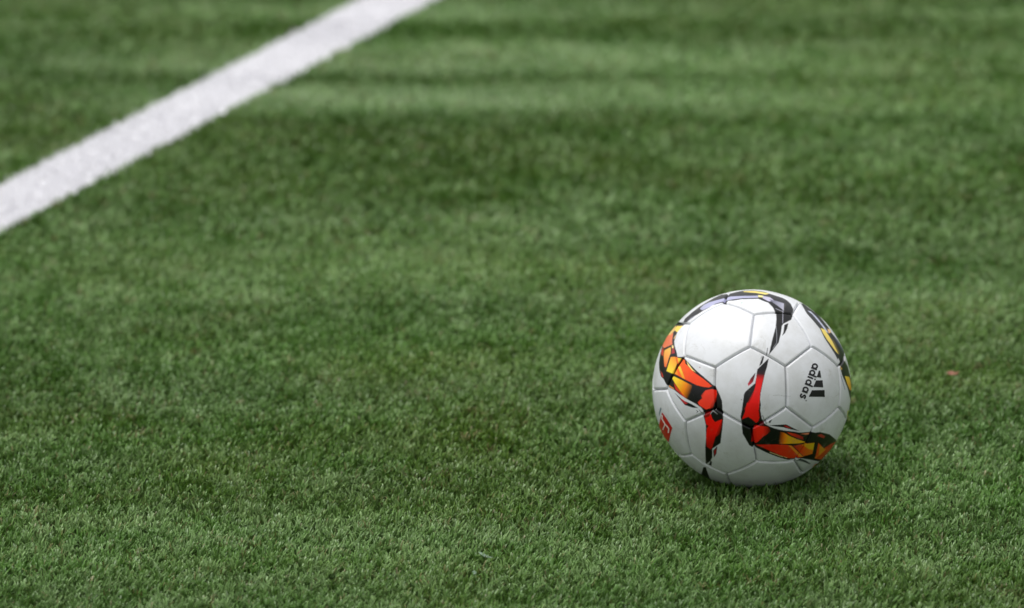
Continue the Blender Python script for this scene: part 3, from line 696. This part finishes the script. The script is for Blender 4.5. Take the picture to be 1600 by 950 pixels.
def decal_mesh(name, shapes, colour, lift, pose):
    """raised print following the ball's curve; outlines become small grids, strokes become mitred ribbons"""
    uv, F, lifts = [], [], []
    for k, sh in enumerate(shapes):
        base = len(uv)
        pts = np.array(sh[1])
        if sh[0] == 'P' and len(pts) == 4:
            n = 6
            for i in range(n + 1):
                for j in range(n + 1):
                    a, b = i / n, j / n
                    uv.append((pts[0] * (1 - b) + pts[1] * b) * (1 - a) + (pts[3] * (1 - b) + pts[2] * b) * a)
            for i in range(n):
                for j in range(n):
                    q = base + i * (n + 1) + j
                    F += [(q, q + 1, q + n + 2), (q, q + n + 2, q + n + 1)]
        elif sh[0] == 'P':
            c, n = pts.mean(0), 10
            pts = np.concatenate([p + (q - p) * np.linspace(0, 1, 6)[:-1, None] for p, q in zip(pts, np.roll(pts, -1, 0))])
            m = len(pts)
            uv.append(c)
            for g in range(1, n + 1):
                uv += list(c + (pts - c) * g / n)
            for i in range(m):
                j = (i + 1) % m
                F.append((base, base + 1 + i, base + 1 + j))
                for g in range(n - 1):
                    p, q = base + 1 + g * m, base + 1 + (g + 1) * m
                    F += [(p + i, q + i, q + j), (p + i, q + j, p + j)]
        else:
            closed = np.allclose(pts[0], pts[-1])
            if not closed:
                pts = np.concatenate([p + (q - p) * np.linspace(0, 1, 5)[:-1, None] for p, q in zip(pts[:-1], pts[1:])] + [pts[-1:]])
            if closed:
                pts = pts[:-1]
            m = len(pts)
            for i in range(m):
                if closed:
                    t = pts[(i + 1) % m] - pts[i - 1]
                else:
                    t = pts[min(i + 1, m - 1)] - pts[max(i - 1, 0)]
                t = t / np.linalg.norm(t)
                nrm = np.array([-t[1], t[0]]) * sh[2] / 2
                uv += [pts[i] - nrm, pts[i] + nrm]
            for i in range(m if closed else m - 1):
                p, q = base + 2 * i, base + 2 * ((i + 1) % m)
                F += [(p, q, q + 1), (p, q + 1, p + 1)]
        lifts += [lift + 0.00006 * k] * (len(uv) - base)
    uv = np.array(uv)
    z = np.sqrt(np.clip(1 - (uv ** 2).sum(1), 0, 1))
    d = np.column_stack([uv, z])
    F = np.array(F)
    nz = np.einsum('ij,ij->i', np.cross(d[F[:, 1]] - d[F[:, 0]], d[F[:, 2]] - d[F[:, 0]]), d[F[:, 0]])
    F[nz < 0] = F[nz < 0][:, ::-1]
    me = mesh_np(name, (d * (BALL_R + np.array(lifts))[:, None]) @ pose.T + np.array([0, 0, BALL_R]), F, 3)
    point_colour(me, 'print', np.tile(lin(colour), (len(d), 1)))
    return me


def make_ball():
    ROT = np.array([[0.93766611, -0.0273982, 0.34645577],
                    [0.02011742, 0.99949507, 0.02459462],
                    [-0.34695468, -0.01609174, 0.93774384]])
    V, faces = truncated_icosahedron()
    V = V @ ROT.T
    cents = [V[f].mean(axis=0) / np.linalg.norm(V[f].mean(axis=0)) for f in faces]
    turn = np.array([[-1.0, 0, 0], [0, 1, 0], [0, 0, -1]])
    # rest pose: the printed side looks back along -Y, tipped a little upward
    yaw, tip = math.atan2(0.26494, 6.07486), math.radians(17.42)
    zax = np.array([-math.sin(yaw) * math.cos(tip), -math.cos(yaw) * math.cos(tip), math.sin(tip)])
    xax = np.array([math.cos(yaw), -math.sin(yaw), 0.0])
    yax = np.cross(zax, xax)
    POSE = np.stack([xax, yax, zax], 1)
    root = bpy.data.objects.new('football', None)
    COL.objects.link(root)
    root.location = (BALL_C[0], BALL_C[1], BALL_C[2] - BALL_R)
    root.empty_display_size = 0.05
    root['label'] = 'white football with red, orange, yellow and black printed bands resting on the turf'
    root['category'] = 'ball'
    panels = []
    for f, c in zip(faces, cents):
        n = len(f)
        N = 64 if c[2] > -0.35 else 24
        corners = V[f]
        # triangular grids from the panel's centre to each edge, welded into one sheet
        bi, bj = [], []
        for i in range(N + 1):
            for j in range(i + 1):
                bi.append(i); bj.append(j)
        bi, bj = np.array(bi), np.array(bj)
        key, verts, index, tris = {}, [], [], []
        tri_idx = lambda i, j: i * (i + 1) // 2 + j
        base = []
        for i in range(N):
            for j in range(i + 1):
                base.append((tri_idx(i, j), tri_idx(i + 1, j), tri_idx(i + 1, j + 1)))
                if j < i:
                    base.append((tri_idx(i, j), tri_idx(i + 1, j + 1), tri_idx(i, j + 1)))
        base = np.array(base)
        allp, allf, offs = [], [], 0
        for s in range(n):
            a, b = corners[s], corners[(s + 1) % n]
            t = bi / N
            q = np.where(bi > 0, bj / np.maximum(bi, 1), 0)
            P = c[None] * (1 - t)[:, None] + (a[None] * (1 - q)[:, None] + b[None] * q[:, None]) * t[:, None]
            allp.append(P); allf.append(base + offs); offs += len(P)
        P = np.concatenate(allp); F = np.concatenate(allf)
        P = P / np.linalg.norm(P, axis=1)[:, None]
        _, first, inv = np.unique(np.round(P, 6), axis=0, return_index=True, return_inverse=True)
        inv = np.asarray(inv).ravel()
        P = P[first]; F = inv[F]
        # distance to the seam
        dist = np.full(len(P), 9.0)
        for s in range(n):
            e = np.cross(corners[s], corners[(s + 1) % n]); e /= np.linalg.norm(e)
            dist = np.minimum(dist, np.abs(np.arcsin(np.clip(P @ e, -1, 1))) * BALL_R)
        x = np.clip(dist / 0.0029, 0, 1)
        prof = 0.0036 * (1 - x) ** 2.7
        puff = 0.0004 * np.clip(dist / 0.03, 0, 1)
        rad = BALL_R - 0.0003 + puff - prof
        col = print_colour(P, turn)
        nm = 'hexagon_panel' if n == 6 else 'pentagon_panel'
        me = mesh_np(nm, (P * rad[:, None]) @ POSE.T + np.array([0, 0, BALL_R]), F, 3)
        point_colour(me, 'print', col)
        o = link(nm, me, M_BALL, root)
        panels.append((c, o))
    for name, shapes, colour in DECALS:
        u, v = np.array(shapes[0][1]).mean(0)
        d = np.array([u, v, math.sqrt(1 - u * u - v * v)])
        host = max(panels, key=lambda q: q[0] @ d)[1]
        lift = 0.00050 if name == 'badge_figure' else 0.00022
        link(name, decal_mesh(name, shapes, colour, lift, POSE), M_BALL, host)
        if name == 'letter':
            host['label'] = 'white hexagonal panel with black lettering and three slanted bars'
        elif name == 'badge':
            host['label'] = 'white hexagonal panel with a small red badge'


make_ball()

# ------------------------------------------------------------------ litter caught in the pile
def scrap(name, loc, outline, thick, curl, mat, rotz, tilt, label, cat):
    """a small torn, curled sheet with thickness, its rim given point by point"""
    n = len(outline)
    top, bot = [], []
    for ring in (1.0, 0.55):
        for x, y in outline:
            x, y = x * ring, y * ring
            z = curl * (x * x + 0.4 * y * y) + 0.0006 * math.sin(x * 900 + y * 500)
            top.append((x, y, z + thick / 2)); bot.append((x, y, z - thick / 2))
    verts = top + [(0, 0, thick / 2)] + bot + [(0, 0, -thick / 2)]
    F = []
    B = 2 * n + 1
    for i in range(n):
        j = (i + 1) % n
        F += [(i, j, n + j), (i, n + j, n + i), (n + i, n + j, 2 * n)]
        F += [(B + i, B + n + j, B + j), (B + i, B + n + i, B + n + j), (B + n + i, B + 2 * n, B + n + j)]
        F += [(i, B + i, B + j), (i, B + j, j)]
    o = link(name, mesh_np(name, np.array(verts), np.array(F), 3), mat)
    o.location = loc
    o.rotation_euler = (tilt[0], tilt[1], rotz)
    o['label'] = label; o['category'] = cat
    return o


M_LEAF = scrap_material('dry_leaf', (0.19, 0.06, 0.035), (0.30, 0.13, 0.08), 220.0)
M_PALE = scrap_material('pale_plastic', (0.08, 0.14, 0.09), (0.15, 0.22, 0.14), 260.0)
scrap('leaf_scrap', (0.5155, 6.449, 0.0088),
      [(-0.007, -0.001), (-0.005, -0.0032), (0.0, -0.003), (0.003, -0.0042), (0.007, -0.0015), (0.009, 0.001), (0.004, 0.002), (0.001, 0.0042), (-0.003, 0.003)],
      0.0006, 18.0, M_LEAF, 0.2, (0.35, 0.1), 'small reddish brown leaf scrap lying on the turf right of the ball', 'leaf')
scrap('plastic_shred', (-0.028, 5.796, 0.0088),
      [(-0.008, 0.004), (-0.006, 0.0005), (-0.001, -0.002), (0.006, -0.0045), (0.012, -0.006), (0.013, -0.0045), (0.006, -0.002), (0.0, 0.001), (-0.004, 0.005)],
      0.0006, 10.0, M_PALE, 0.0, (0.4, 0.05), 'pale curled shred of plastic lying on the turf near the bottom edge', 'litter')
scrap('plastic_crumb', (-0.040, 5.740, 0.0088),
      [(-0.0025, -0.001), (-0.001, -0.0025), (0.0018, -0.002), (0.0028, 0.0006), (0.001, 0.0025), (-0.0015, 0.002)],
      0.0014, 25.0, M_PALE, 0.5, (0.5, 0.1), 'tiny pale crumb on the turf below the curled plastic shred', 'litter')
